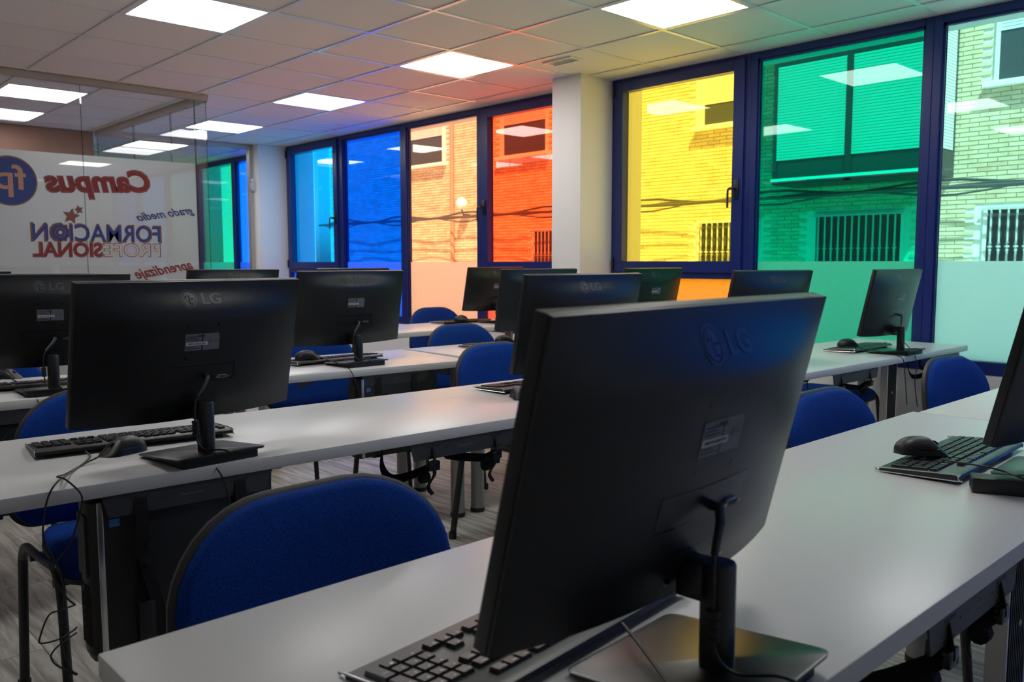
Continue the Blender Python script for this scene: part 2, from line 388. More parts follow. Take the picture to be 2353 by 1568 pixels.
# ------------------------------------------------------------------ glass partition with lettering
GY = 1.85; GX = 1.28
t = thing('glass_partition', 'frameless glass partition with white film and mirrored lettering', 'partition', (0, GY, 0))
box('top_rail', 'rail_alu', XL, GX + .01, -.025, .025, ZC - .045, ZC, t); box('floor_rail', 'rail_alu', XL, GX, -.02, .02, 0, .03, t)
edges = [XL, -3.1, -1.38, .345, GX]
for a, b in zip(edges, edges[1:]):
    box('pane', 'clear_glass', a + .003, b - .003, -.005, .005, .03, ZC - .045, t, smooth=0)
    box('pane_edge', 'glass_edge', b - .003, b - .0005, -.006, .006, .03, ZC - .045, t, smooth=0)
box('pane_edge', 'glass_edge', GX - .10, GX - .092, -.006, .006, .03, ZC - .045, t, smooth=0)
film_top = CZ + .781
film = build(MB().add([(XL + .1, .0065, .12), (1.183, .0065, .12), (1.183, .0065, film_top), (XL + .1, .0065, film_top)], [(0, 1, 2, 3)]), 'frosted_film', 'white_film', t, smooth=0)
def deco(name, me, m, X, Z, lay=1, rot=0):
    """flat lettering on the film, readable from the office side, so mirrored from the classroom"""
    o = link(name, me, film, (X, -.0055 - .0006 * lay, CZ + Z)); o.rotation_euler = Matrix(((-1, 0, 0), (0, 0, 1), (0, 1, 0))).to_euler()
    if rot: o.rotation_euler = (Matrix.Rotation(rot, 3, 'Y') @ Matrix(((-1, 0, 0), (0, 0, 1), (0, 1, 0)))).to_euler()
    return o
def poly(m, pts, hole=None):
    b = MB()
    if hole: n = len(pts); b.add([(x, y, 0) for x, y in pts] + [(x, y, 0) for x, y in hole], [(i, (i + 1) % n, n + (i + 1) % n, n + i) for i in range(n)])
    else: b.add([(0, 0, 0)] + [(x, y, 0) for x, y in pts], [(0, i + 1, (i + 1) % len(pts) + 1) for i in range(len(pts))])
    return b.mesh('emblem', m, smooth=0)
def circ(r, n=48): return [(r * math.cos(2 * math.pi * k / n), r * math.sin(2 * math.pi * k / n)) for k in range(n)]
def star(r, n=5, q=.48): return [((r if k % 2 == 0 else r * q) * math.sin(math.pi * k / n), (r if k % 2 == 0 else r * q) * math.cos(math.pi * k / n)) for k in range(2 * n)]
deco('emblem_rim', poly('film_brown', circ(.172)), 0, -.138, .565, 1); deco('emblem_disc', poly('film_blue', circ(.162)), 0, -.138, .565, 2)
deco('emblem_letters', text_mesh('fp', 'film_peach', offset=.012, width=.20, height=.225), 0, -.138, .565, 3)
deco('lettering_outline', text_mesh('Campus', 'film_brown', offset=.055, shear=.15, width=.745, height=.225), 0, .447, .575, 1, -.05)  # wider brown print behind each word forms its outline
deco('lettering', text_mesh('Campus', 'film_red', offset=.028, shear=.15, width=.72, height=.20), 0, .447, .575, 2, -.05)
deco('star_emblem', poly('film_brown', star(.062)), 0, .243, .335, 1, .2); deco('star_emblem', poly('film_brown', star(.036)), 0, .297, .383, 1, -.25)
deco('lettering_outline', text_mesh('FORMACION', 'film_brown', offset=.028, width=.915, height=.14), 0, .43, .216, 1)
deco('lettering', text_mesh('FORMACION', 'film_blue', offset=.012, width=.89, height=.118), 0, .43, .216, 2)
gear = [((.072 if (k // 2) % 2 else .062) * math.cos(2 * math.pi * k / 40), (.072 if (k // 2) % 2 else .062) * math.sin(2 * math.pi * k / 40)) for k in range(40)]
deco('gear_emblem', poly('film_brown', gear), 0, .165, .216, 3); deco('gear_emblem', poly('film_blue', [(x * .86, y * .86) for x, y in gear]), 0, .165, .216, 4)
deco('gear_emblem', poly('film_brown', circ(.038)), 0, .165, .216, 5); deco('gear_emblem', poly('film_blue', circ(.028)), 0, .165, .216, 6); deco('gear_emblem', poly('film_cream', circ(.013)), 0, .165, .216, 7)
deco('lettering_outline', text_mesh('PROFE', 'film_brown', offset=.030, width=.425, height=.108), 0, .665, .093, 1)
deco('lettering', text_mesh('PROFE', 'film_cream', offset=.004, width=.410, height=.096), 0, .665, .093, 2)
deco('lettering_outline', text_mesh('SIONAL', 'film_brown', offset=.05, width=.475, height=.115), 0, .215, .093, 1)
deco('lettering', text_mesh('SIONAL', 'film_red', offset=.02, width=.45, height=.095), 0, .215, .093, 2)
deco('lettering_outline', text_mesh('grado medio', 'film_brown', offset=.02, shear=.5, width=.46, height=.085), 0, .93, .37, 1, -.17)
deco('lettering', text_mesh('grado medio', 'film_blue', offset=.012, shear=.5, width=.45, height=.08), 0, .93, .37, 2, -.17)
deco('lettering_outline', text_mesh('aprendizaje', 'film_brown', offset=.025, shear=.45, width=.46, height=.105), 0, .90, -.065, 1, -.17)
deco('lettering', text_mesh('aprendizaje', 'film_red', offset=.012, shear=.45, width=.45, height=.10), 0, .90, -.065, 2, -.17)
# side glass of the office, running away along the corridor
t = thing('glass_side_wall', 'clear glass side wall of the office with dark joints', 'partition', (GX, GY, 0))
box('top_rail', 'rail_alu', -.025, .025, .03, 2.62, ZC - .05, ZC, t); box('floor_rail', 'rail_alu', -.02, .02, .03, 2.62, 0, .03, t)
for a, b in ((.03, .72), (.73, 1.6), (1.61, 2.62)):
    box('pane', 'clear_glass', -.005, .005, a, b, .03, ZC - .05, t, smooth=0); box('pane_edge', 'glass_edge', -.006, .006, b, b + .008, .03, ZC - .05, t, smooth=0)
struct(box('wall_office_end', 'brown_wall', XL, GX - .03, 4.50, 4.62, 0, ZC), 'brown wall at the back of the glass office')
# glass wall closing the corridor
t = thing('corridor_glass_wall', 'clear glass wall across corridor beside the far pillar', 'partition', (0, 4.36, 0))
box('top_rail', 'rail_alu', GX + .03, 2.87, -.03, .03, ZC - .05, ZC, t); box('floor_rail', 'rail_alu', GX + .03, 2.87, -.03, .03, 0, .03, t); box('end_post', 'rail_alu', 2.86, 2.898, -.035, .035, 0, ZC, t)
for a, b in ((GX + .03, 2.06), (2.07, 2.86)): box('pane', 'clear_glass', a, b, -.005, .005, .03, ZC - .05, t, smooth=0)
# alarm sensor on pillar
t = thing('alarm_sensor', 'small pale oval alarm sensor on the far pillar', 'sensor', (2.9, 4.30, CZ + .88))
g = MB(); rings = []
for d, k in ((0, 1), (-.028, 1), (-.04, .75), (-.043, .3)):
    rings.append([(d, .033 * k * math.cos(a), .075 * k * math.copysign(abs(math.sin(a)) ** .75, math.sin(a))) for a in [2 * math.pi * q / 24 for q in range(24)]])
g.rings(rings); build(g, 'sensor_body', 'sensor', t); build(MB().cyl((-.047, 0, .03), .008, .008, 12, 'x'), 'sensor_lens', 'black_gloss', t)

# ------------------------------------------------------------------ street and the building opposite
struct(box('ground', 'asphalt', 3.6, 30, -30, 45, -.4, -.12), 'sunlit street outside')
FX = 11.2
bld = thing('brick_building', 'tan brick building across the street with shuttered glazed bay', 'building', (FX, 0, -.12))
def rel(z): return CZ + z + .12            # height over the street from height over the eye
BY0, BY1, BZ1 = -6.0, 16.4, 5.6
holes = []                                # (y0, y1, z0, z1)
def hole(y0, y1, z0, z1): holes.append((y0, y1, z0, z1)); return (y0, y1, z0, z1)
W_up = [hole(-2.2, -.75, rel(2.42), rel(4.0)), hole(3.0, 3.95, rel(2.36), rel(4.0)), hole(7.75, 9.15, rel(2.3), rel(3.7)), hole(11.2, 12.7, rel(2.36), rel(3.6))]
W_low = [hole(-2.1, -.70, rel(-.9), rel(.76)), hole(.37, 1.80, rel(-.9), rel(.76)), hole(2.75, 4.0, rel(-.9), rel(.73)), hole(7.0, 8.2, rel(-.9), rel(.7))]
build(MB().box(.02, .4, BY0, BY1, 0, 11), 'facade_wall', 'mortar', bld, smooth=0)
bw, bh, j_ = .24, .05, .012
brick_me = MB().box(0, .03, 0, bw, 0, bh).mesh('brick', 'brick', smooth=0)
field = MB(); indiv = 0
r0 = int(rel(-1.0) / (bh + j_))
for r in range(r0, int(rel(4.3) / (bh + j_))):
    z = r * (bh + j_); off = (bw + j_) / 2 * (r % 2)
    y = BY0 + off
    while y < BY1 - bw:
        if not any(y + bw > h[0] - .02 and y < h[1] + .02 and z + bh > h[2] and z < h[3] for h in holes):
            if ((-.74 < y < .1 and rel(-.02) < z < rel(3.4)) or (4.05 < y < 4.75 and rel(0) < z < rel(2.2))) and indiv < 298:
                link('brick', brick_me, bld, (0, y, z)); indiv += 1
            else: field.box(0, .03, y, y + bw, z, z + bh)
        y += bw + j_
o = build(field, 'brick_field', 'brick', bld, smooth=0); o['kind'] = 'stuff'
def fwin(y0, y1, z0, z1, bars=False, shutter=.0):
    w = box('facade_window', 'render_white', -.02, .05, y0, y0 + .05, z0, z1, bld)
    box('frame_side', 'render_white', -.02, .05, y1 - .05, y1, z0, z1, w); box('frame_top', 'render_white', -.02, .05, y0 + .05, y1 - .05, z1 - .05, z1, w)
    box('window_pane', 'dark_pane', .01, .018, y0 + .05, y1 - .05, z0, z1 - .05, w, smooth=0)
    if shutter:
        g = MB(); n = int((z1 - z0) * shutter / .045)
        for k in range(n): g.box(-.004, .008, y0 + .05, y1 - .05, z1 - .05 - (k + 1) * .045, z1 - .056 - k * .045)
        build(g, 'roller_shutter', 'shutter', w, smooth=0)
    box('window_sill', 'sill_stone', -.16, .02, y0 - .1, y1 + .1, z0 - .07, z0, w)
    if bars:
        n = int((y1 - y0) / .115)
        for k in range(n):
            yy = y0 + .06 + (k + .5) * (y1 - y0 - .12) / n
            g = MB(); g.tube([(-.06, yy, z0), (-.06, yy, z1 - .03)], .014, 6); zc = z1 - .56
            for dz, rr in ((-.05, .02), (0, .032), (.05, .02)): g.cyl((-.06, yy, zc + dz - .012), rr, .024, 8)
            build(g, 'window_bar', 'iron_bar', w)
        box('bar_rail', 'iron_bar', -.07, -.05, y0, y1, z1 - .06, z1 - .035, w); box('bar_rail', 'iron_bar', -.07, -.05, y0, y1, z0 + .06, z0 + .085, w)
fwin(*W_up[0], shutter=.55); fwin(*W_up[1], shutter=.75); fwin(*W_up[2], shutter=.5); fwin(*W_up[3], shutter=.45)
for h in W_low: fwin(*h, bars=True)
# projecting glazed bay with roller shutters
by0, by1, bz0, bz1, bd = -.28, 2.12, rel(1.18), rel(6), -.75
g = MB(); g.box(bd, .02, by0, by0 + .06, bz0, bz1); g.box(bd, .02, by1 - .06, by1, bz0, bz1); g.box(bd, .02, by0 + .06, by1 - .06, bz0, bz0 + .08); g.box(bd, bd + .06, (by0 + by1) / 2 - .05, (by0 + by1) / 2 + .05, bz0, bz1)
bay = build(g, 'glazed_bay', 'holder', bld, smooth=0)
box('bay_ledge', 'sill_stone', bd - .05, bd, by0, by1, bz0 + .05, bz0 + .09, bay); box('bay_glass', 'dark_pane', bd + .03, bd + .04, by0 + .06, by1 - .06, bz0 + .09, rel(3.0), bay, smooth=0)
for a, b in ((by0 + .06, (by0 + by1) / 2 - .05), ((by0 + by1) / 2 + .05, by1 - .06)):
    g = MB()
    for k in range(33): z = rel(1.55) + k * .043; g.box(bd + .005, bd + .02, a, b, z, z + .036)
    build(g, 'roller_shutter', 'shutter', bay, smooth=0); box('shutter_box', 'holder', bd, bd + .1, a, b, rel(2.97), rel(3.6), bay, smooth=0)
g = MB()
for k in range(50): z = rel(1.55) + k * .043; g.box(bd + .05, -.1, by0 - .01, by0 - .001, z, z + .036)
build(g, 'side_shutter', 'shutter', bay, smooth=0)
build(MB().tube([(-.05, 10.85, 0), (-.05, 10.85, 9)], .05, 8), 'rain_pipe', 'pipe', bld); box('roof_cornice', 'render_white', -.4, .5, BY0, BY1, 11, 11.3, bld)
FCL = ['dark sagging utility cable, the uppermost along the brick facade', 'dark middling utility cable along the brick facade', 'thin utility cable, the lowest along the brick facade', 'thickest, nearly straight utility cable along the brick facade']
for k, (z, r, sag) in enumerate(((1.08, .020, .10), (1.02, .018, .06), (.96, .014, .12), (1.0, .030, .02))):
    pts = [(FX - .30 - .09 * k, BY0 + 22 * q / 60, CZ + z + sag * .5 * math.sin(q * .9 + k * 1.7)) for q in range(61)]
    tag(build(MB().tube(pts, r, 6), 'facade_cable', 'street_cable'), FCL[k], 'cable', 'facade cables')
t = thing('wall_lamp', 'round white globe lamp on brick facade seen through peach glass', 'lamp', (FX - .25, 10.26, CZ + 1.33))
g = MB(); rings = []
for k in range(1, 8): a = math.pi * k / 8; rings.append([(.14 * math.sin(a) * math.cos(q), .14 * math.sin(a) * math.sin(q), -.14 * math.cos(a)) for q in [2 * math.pi * i / 14 for i in range(14)]])
g.rings(rings); build(g, 'globe', 'glow', t); build(MB().tube([(0, 0, -.12), (.05, 0, -.25), (.25, 0, -.25)], .02, 8), 'lamp_arm', 'street_cable', t)
t = thing('street_end_building', 'pale rendered building closing the far end of the street', 'building', (9, 34, -.12))
box('facade_wall', 'render_white', -6, 12, 0, 6, 0, 7.5, t, smooth=0)
for a in range(5):
    for b in range(2): box('facade_window', 'dark_pane', -5 + a * 2.6, -3.7 + a * 2.6, -.05, .1, 1.2 + b * 3, 2.8 + b * 3, t, smooth=0)
tr = thing('street_tree', 'dark leafy tree at the far end of the street', 'tree', (8.2, 26, -.12))
build(MB().tube([(0, 0, 0), (.1, 0, 1.5), (0, .1, 3)], [.15, .12, .06], 8), 'trunk', 'pipe', tr)
g = MB()
for k in range(700):
    d = Vector((random.gauss(0, 1), random.gauss(0, 1), random.gauss(0, 1))).normalized() * random.uniform(.4, 1.5); p = Vector((0, 0, 3.2)) + d
    a = Vector((random.gauss(0, 1), random.gauss(0, 1), random.gauss(0, 1))).normalized() * .13; b = a.orthogonal().normalized() * .08
    g.add([p - a, p + b, p + a, p - b], [(0, 1, 2, 3)])
o = build(g, 'foliage', 'leaf', tr, smooth=0); o['kind'] = 'stuff'

# ------------------------------------------------------------------ desks
DL, DD, DT = 2.285, .602, .030
def make_desk():
    t = thing('computer_desk', 'x', 'desk', (0, 0, 0), 0, 'long white classroom desks')
    build(MB().box(-DL / 2, DL / 2, -DD / 2, DD / 2, DZ - DT, DZ), 'desk_top', 'desk_white', t, bevel=.0025)
    leg = MB().cyl((0, 0, .02), .032, DZ - DT - .02, 20).mesh('leg', 'silver_leg'); ft = MB().cyl((0, 0, 0), .034, .02, 20).mesh('foot', 'rubber')
    for x in (-1, 1):
        for y in (-1, 1):
            l = link('leg', leg, t, (x * (DL / 2 - .040), y * (DD / 2 - .06), 0)); link('foot', ft, l)
        box('leg_beam', 'silver_leg', x * (DL / 2 - .055) - .015, x * (DL / 2 - .055) + .015, -DD / 2 + .09, DD / 2 - .09, DZ - .075, DZ - DT, t)
    box('cross_beam', 'silver_leg', -DL / 2 + .07, DL / 2 - .07, .05, .08, DZ - .07, DZ - DT, t)
    return t
dk = make_desk(); note_kids(dk); proto_desk = dk; D = {}
def place_desk(key, x, y, deg, label):
    d = proto_desk if not D else copy_tree(proto_desk)
    d.location = (x, y, 0); d.rotation_euler = (0, 0, math.radians(deg)); d['label'] = label; D[key] = d
place_desk('1a', -.2465, -4.172, 0, 'white desk in front row carrying two monitors, with free corner beside blue chair')
place_desk('1b', 2.045, -4.188, 0, 'white desk in front row pushed against the teal window')
place_desk('2a', -.275, -2.818, -2.6, 'white desk in second row with mouse cables hanging over its edge')
place_desk('2b', 2.02, -2.935, -1.3, 'white desk in second row ending at green and teal windows')
place_desk('3a', -.29, -1.545, -4.4, 'white desk in third row, slightly turned, joined to a second desk')
place_desk('3b', 2.025, -1.675, -2.4, 'white desk in third row, the one nearer the yellow window')
place_desk('4a', -.55, -.19, -1, 'white desk in last row before the lettered glass partition')
place_desk('4b', 1.74, -.215, -2.0, 'white desk in last row before peach and red windows')

# ------------------------------------------------------------------ monitors
MW, MH, MD, TH = .53, .319, .037, .0165
def bulge(u, v):
    f = 1 - min(1, abs(2 * u / MW)) ** 2.3
    g = smoothstep((MH - v) / .075) * (.80 + .20 * smoothstep(v / .06))
    return MD * f * g
def on_back(u, v, off=0): return (u, -(bulge(u, v) + off), v)
def patch(pts, fs, name, m, parent, off):
    return build(MB().add([on_back(u, v, off) for u, v in pts], fs), name, m, parent, smooth=0)
def disc_on(u, v, r, off, n=20, r_in=0):
    o_ = [(u + r * math.cos(2 * math.pi * k / n), v + r * math.sin(2 * math.pi * k / n)) for k in range(n)]
    if r_in:
        i_ = [(u + r_in * math.cos(2 * math.pi * k / n), v + r_in * math.sin(2 * math.pi * k / n)) for k in range(n)]
        return o_ + i_, [(k, (k + 1) % n, n + (k + 1) % n, n + k) for k in range(n)]
    return o_, [tuple(range(n))]
def rect_on(u0, u1, v0, v1, nu=8, nv=3):
    pts = [(u0 + (u1 - u0) * i / nu, v0 + (v1 - v0) * j / nv) for j in range(nv + 1) for i in range(nu + 1)]
    return pts, [(j * (nu + 1) + i, j * (nu + 1) + i + 1, (j + 1) * (nu + 1) + i + 1, (j + 1) * (nu + 1) + i) for j in range(nv) for i in range(nu)]
def merge(lst):
    P, F = [], []
    for p, f in lst: k = len(P); P += p; F += [tuple(k + i for i in q) for q in f]
    return P, F
def text_on(s, u, v, height, off, m, name, parent, width=None, offset=0):
    me = text_mesh(s, m, height=height, width=width, offset=offset)
    for q in me.vertices: q.co = on_back(u + q.co.x, v + q.co.y, off)
    return link(name, me, parent)
Z0 = .092                                   # panel bottom above the desk
def make_monitor():
    t = thing('computer_monitor', 'x', 'monitor', (0, 0, DZ), 0, 'black computer monitors')
    # front bezel
    g = MB().box(-MW / 2, MW / 2, .004, .004 + TH, 0, MH); bz = build(g, 'bezel', 'black_plastic', t, bevel=.002, loc=(0, 0, Z0))
    box('screen', 'screen', -MW / 2 + .008, MW / 2 - .008, .004 + TH, .0052 + TH, .014, MH - .008, bz, smooth=0)
    # rear cover: rim plus bulged back
    nu, nv = 36, 24; V = []; F = []
    us = [-MW / 2 + .0008 + (MW - .0016) * i / nu for i in range(nu + 1)]; vs = [.0008 + (MH - .0016) * j / nv for j in range(nv + 1)]
    for v in vs:
        for u in us: V.append(on_back(u, v))
    for j in range(nv):
        for i in range(nu): k = j * (nu + 1) + i; F.append((k, k + 1, k + nu + 2, k + nu + 1))
    per = [i for i in range(nu + 1)] + [j * (nu + 1) + nu for j in range(1, nu and nv + 1)] + [nv * (nu + 1) + i for i in range(nu - 1, -1, -1)] + [j * (nu + 1) for j in range(nv - 1, 0, -1)]
    k0 = len(V); V += [(V[p][0], .0035, V[p][2]) for p in per]; n = len(per)
    F += [(per[i], k0 + i, k0 + (i + 1) % n, per[(i + 1) % n]) for i in range(n)]
    bc = build(MB().add(V, F), 'rear_cover', 'black_cover', t, smooth=40, loc=(0, 0, Z0))
    # emblem: disc with ring and strokes, then two letters
    patch(*disc_on(-.030, .283, .0185, 0, 28, .0160), 'logo_ring', 'logo', bc, .0006)
    patch(*disc_on(-.030, .283, .0140, 0, 24), 'logo_disc', 'logo', bc, .0006)
    patch(*merge([rect_on(-.0305, -.0285, .2745, .2905, 1, 1), rect_on(-.0305, -.0225, .2725, .2745, 1, 1), disc_on(-.0365, .287, .0019, 0, 8), rect_on(-.027, -.0175, .2825, .2842, 1, 1)]), 'logo_strokes', 'black_gloss', bc, .0009)
    text_on('LG', .0235, .283, .0225, .0006, 'logo', 'logo_letters', bc, width=.046, offset=.02)
    # sticker with barcode
    patch([(-.041, .168), (.041, .168), (.041, .203), (.037, .207), (-.041, .207)], [(0, 1, 2, 3, 4)], 'sticker', 'sticker', bc, .0005)
    patch(*rect_on(-.0385, .012, .180, .1875, 4, 1), 'barcode_strip', 'sticker_white', bc, .0008)
    random.seed(3); bars = []; u = -.036
    while u < .009: wd = random.choice((.0006, .0012, .0018)); bars.append(rect_on(u, u + wd, .1815, .186, 1, 1)); u += wd + random.choice((.0008, .0014))
    lines = []
    for v in (.2005, .1965, .1925, .1765, .1725): lines.append(rect_on(-.0385, -.0385 + random.uniform(.022, .045), v - .0007, v + .0007, 2, 1))
    lines.append(rect_on(-.012, .004, .2015, .2040, 1, 1))
    patch(*merge(bars), 'barcode', 'ink', bc, .0011); patch(*merge(lines), 'print_lines', 'ink', bc, .0008)
    patch(*disc_on(.020, .189, .0033, 0, 14, .0024), 'print_mark', 'ink', bc, .0008)
    text_on('CE', .033, .189, .005, .0008, 'ink', 'print_mark', bc)
    for a, b in ((-.037, .226), (.037, .226), (-.037, .151), (.037, .151)): patch(*disc_on(a, b, .0028, 0, 12), 'screw_hole', 'black_gloss', bc, .0004)
    # port bay drawn as a raised lip around a sunken dark floor
    P = merge([rect_on(-.087, -.0855, .093, .132, 1, 4), rect_on(.0840, .087, .093, .132, 1, 4), rect_on(-.0855, .084, .1305, .132, 10, 1), rect_on(-.0855, .084, .093, .0945, 10, 1)])
    patch(*P, 'port_bay_lip', 'black_gloss', bc, .0006)
    patch(*rect_on(-.0855, .084, .0945, .1305, 12, 3), 'port_bay', 'stand_black', bc, .0003)
    vga = build(MB().box(-.011, .011, -.005, .0, -.004, .004), 'video_port', 'port_metal', bc, bevel=.0015, loc=on_back(.054, .101, .0))
    build(MB().box(-.0088, .0088, -.0054, -.0046, -.0028, .0028), 'video_port_face', 'ink', bc, smooth=0, loc=on_back(.054, .101, 0))
    for s_ in (-1, 1): build(MB().cyl((s_ * .0145, -.0055, 0), .0022, .005, 8, 'y'), 'port_screw', 'port_metal', bc, loc=on_back(.054, .101, 0))
    patch(*rect_on(.016, .032, .099, .104, 1, 1), 'display_port', 'black_gloss', bc, .0008)
    # neck plate, lock slot
    P = merge([rect_on(-.042, .042, .060, .0612, 6, 1), rect_on(-.042, -.0408, .012, .060, 1, 4), rect_on(.0408, .042, .012, .060, 1, 4)]); patch(*P, 'neck_plate_seam', 'black_gloss', bc, .0005)
    patch(*disc_on(-.031, .022, .005, 0, 12), 'screw_hole', 'black_gloss', bc, .0005); patch(*rect_on(.078, .086, .024, .028, 1, 1), 'lock_slot', 'black_gloss', bc, .0005)
    # stand
    pc = -.079
    def rr(w_, d_, r_, z_):
        out = []
        for cx, cy, a0 in ((w_ / 2 - r_, d_ / 2 - r_, 0), (-w_ / 2 + r_, d_ / 2 - r_, 90), (-w_ / 2 + r_, -d_ / 2 + r_, 180), (w_ / 2 - r_, -d_ / 2 + r_, 270)):
            for k in range(5): a = math.radians(a0 + 22.5 * k); out.append((cx + r_ * math.cos(a), pc + cy + r_ * math.sin(a), z_))
        return out
    build(MB().rings([rr(.037, .034, .014, .006), rr(.037, .034, .014, .128), rr(.034, .031, .013, .131)]), 'stand_column', 'stand_black', t, smooth=50)
    build(MB().box(-.0165, .0165, pc + .005, -.036, .088, .130), 'neck', 'stand_black', t, bevel=.004)
    # base: plate over a set-back body
    b = MB(); rr2 = []
    def plate(x0, x1, y0, y1, z, r_):
        out = []
        for cx, cy, a0 in ((x1 - r_, y1 - r_, 0), (x0 + r_, y1 - r_, 90), (x0 + r_, y0 + r_, 180), (x1 - r_, y0 + r_, 270)):
            for k in range(5): a = math.radians(a0 + 22.5 * k); out.append((cx + r_ * math.cos(a), cy + r_ * math.sin(a), z))
        return out
    tilt_z = lambda ring, dz: [(x, y, z + dz * (.045 - y) / .2) for x, y, z in ring]
    b.rings([tilt_z(plate(-.104, .104, -.160, .045, .0035, .014), .016), tilt_z(plate(-.105, .105, -.161, .046, .0075, .014), .016), tilt_z(plate(-.103, .103, -.159, .044, .0085, .014), .016)])
    build(b, 'stand_base', 'stand_black', t, smooth=40)
    b = MB(); b.rings([plate(-.092, .092, -.150, .036, 0, .01), tilt_z(plate(-.092, .092, -.150, .036, .0035, .01), .016)]); build(b, 'base_body', 'rubber', t)
    # power lead with right-angle plug and ferrite lump
    p0 = Vector((.012, -.078, .185))
    c = MB(); c.tube([Vector((.012, -.056, .187)), Vector((.012, -.072, .185)), Vector((.002, -.079, .172)), Vector((-.022, -.086, .146))], [.006, .006, .0055, .004], 10)
    pts = bez([(-.022, -.086, .146), (-.029, -.090, .130), (-.031, -.091, .105), (-.031, -.091, .075), (-.029, -.094, .045), (-.020, -.112, .027), (.0, -.150, .030), (.012, -.172, .021)], 5)
    c.tube(pts, .0021, 8); build(c, 'power_lead', 'cable_black', t)
    g = MB(); 
    for k in range(7): g.cyl((-.031, -.091, .060 + k * .0045), .0078 if k % 2 == 0 else .0068, .0045, 12)
    build(g, 'ferrite_lump', 'rubber', t)
    return t
mon = make_monitor(); note_kids(mon); KM = dict(KIDS); proto_mon = mon
SC = .9815
def sc(x, y): return CX + (x - CX) * SC, CY + (y - CY) * SC
MON = [(-.922, -4.303, .066, .237, 'large black monitor with ferrite lump on its lead, at the free end of front desk'),
       (.369, -4.322, .05, .215, 'black monitor on front desk beside black power adapter box'),
       (-.877, -2.894, .082, .223, 'black monitor on second desk above mouse and keyboard cables'),
       (.426, -2.935, -.045, .213, 'black monitor on second desk, beside the front desk monitor with ferrite lump'),
       (-.83, -1.56, -.08, .215, 'black monitor on third desk, behind the second-row monitor with hanging mouse cables'),
       (.375, -1.614, .008, .175, 'black monitor on third desk before the blue window'),
       (1.538, -1.627, -.039, .165, 'black monitor on third row desk, half hidden before the pillar'),
       (1.779, -2.85, -.134, .215, 'black monitor on second row before the orange pane and green window'),
       (2.566, -3.07, 0, .208, 'black monitor with keyboard and mouse before the teal and green windows'),
       (.464, -.25, 0, .215, 'black monitor on last desk before the lettered glass corner'),
       (1.345, -.10, 0, .215, 'black monitor on last desk before the blue window'),
       (2.59, -.10, -.022, .215, 'black monitor on last desk below the red window'),
       (2.606, -1.55, -.048, .215, 'black monitor on third row before the yellow window and orange pane'),
       (-.92, -.25, 0, .215, 'black monitor on last desk below the round blue emblem')]
for k, (x, y, a, tl, lab) in enumerate(MON):
    KIDS.clear(); KIDS.update(KM)
    m_ = proto_mon if k == 0 else copy_tree(proto_mon)
    X, Y = sc(x, y); m_.location = (X, Y, DZ); m_.rotation_euler = (0, 0, a); m_['label'] = lab
    for ch in m_.children if k == 0 else [o for o in C.objects if o.parent == m_]:
        if ch.name.split('.')[0] in ('bezel', 'rear_cover'): ch.rotation_euler = (tl, 0, 0)

# ------------------------------------------------------------------ keyboards
KL, KD = .446, .152
def key_rows():
    """(s, y, w, d) of every key: s from the typist's left edge, y from the far row"""
    U = .0188; out = []; y0 = .020
    def row(y, spec, s0=.012, d=.0155):
        s = s0
        for w_ in spec:
            if w_ > 0: out.append((s + w_ * U / 2, y, w_ * U - .0026, d))
            s += abs(w_) * U
    row(y0, [1, -1] + [1] * 4 + [-.5] + [1] * 4 + [-.5] + [1] * 4)
    ys = [y0 + .026 + .0192 * k for k in range(5)]
    row(ys[0], [1] * 13 + [2]); row(ys[1], [1.5] + [1] * 12 + [1.5]); row(ys[2], [1.75] + [1] * 11 + [2.25]); row(ys[3], [1.25] + [1] * 11 + [2.75]); row(ys[4], [1.25, 1.25, 1.25, 6.25, 1.25, 1.25, 1.25, 1.25])
    s1 = .012 + 15.35 * U
    row(y0, [1, 1, 1], s1); row(ys[0], [1, 1, 1], s1); row(ys[1], [1, 1, 1], s1); row(ys[3], [-1, 1], s1); row(ys[4], [1, 1, 1], s1)
    s2 = s1 + 3.35 * U
    row(ys[0], [1, 1, 1, 1], s2); row(ys[1], [1, 1, 1], s2); row(ys[2], [1, 1, 1], s2); row(ys[3], [1, 1, 1], s2); row(ys[4], [2, 1], s2)
    for a in (1, 3): out.append((s2 + 3.5 * U, (ys[a] + ys[a + 1]) / 2, U - .0026, .0155 + .0192))
    return out
KEYS = key_rows(); NUMPAD = KEYS[-17:]
def kz(y): return .0205 - .010 * y / KD       # deck slopes down towards the typist
def key_mesh(w_, d):
    h = .0052; a, b = w_ / 2, d / 2; c, e = a - .0012, b - .0012
    return MB().add([(-a, -b, 0), (a, -b, 0), (a, b, 0), (-a, b, 0), (-c, -e, h), (c, -e, h), (c, e, h), (-c, e, h)], [(4, 5, 6, 7), (0, 1, 5, 4), (1, 2, 6, 5), (2, 3, 7, 6), (3, 0, 4, 7)])
KM_CACHE = {}
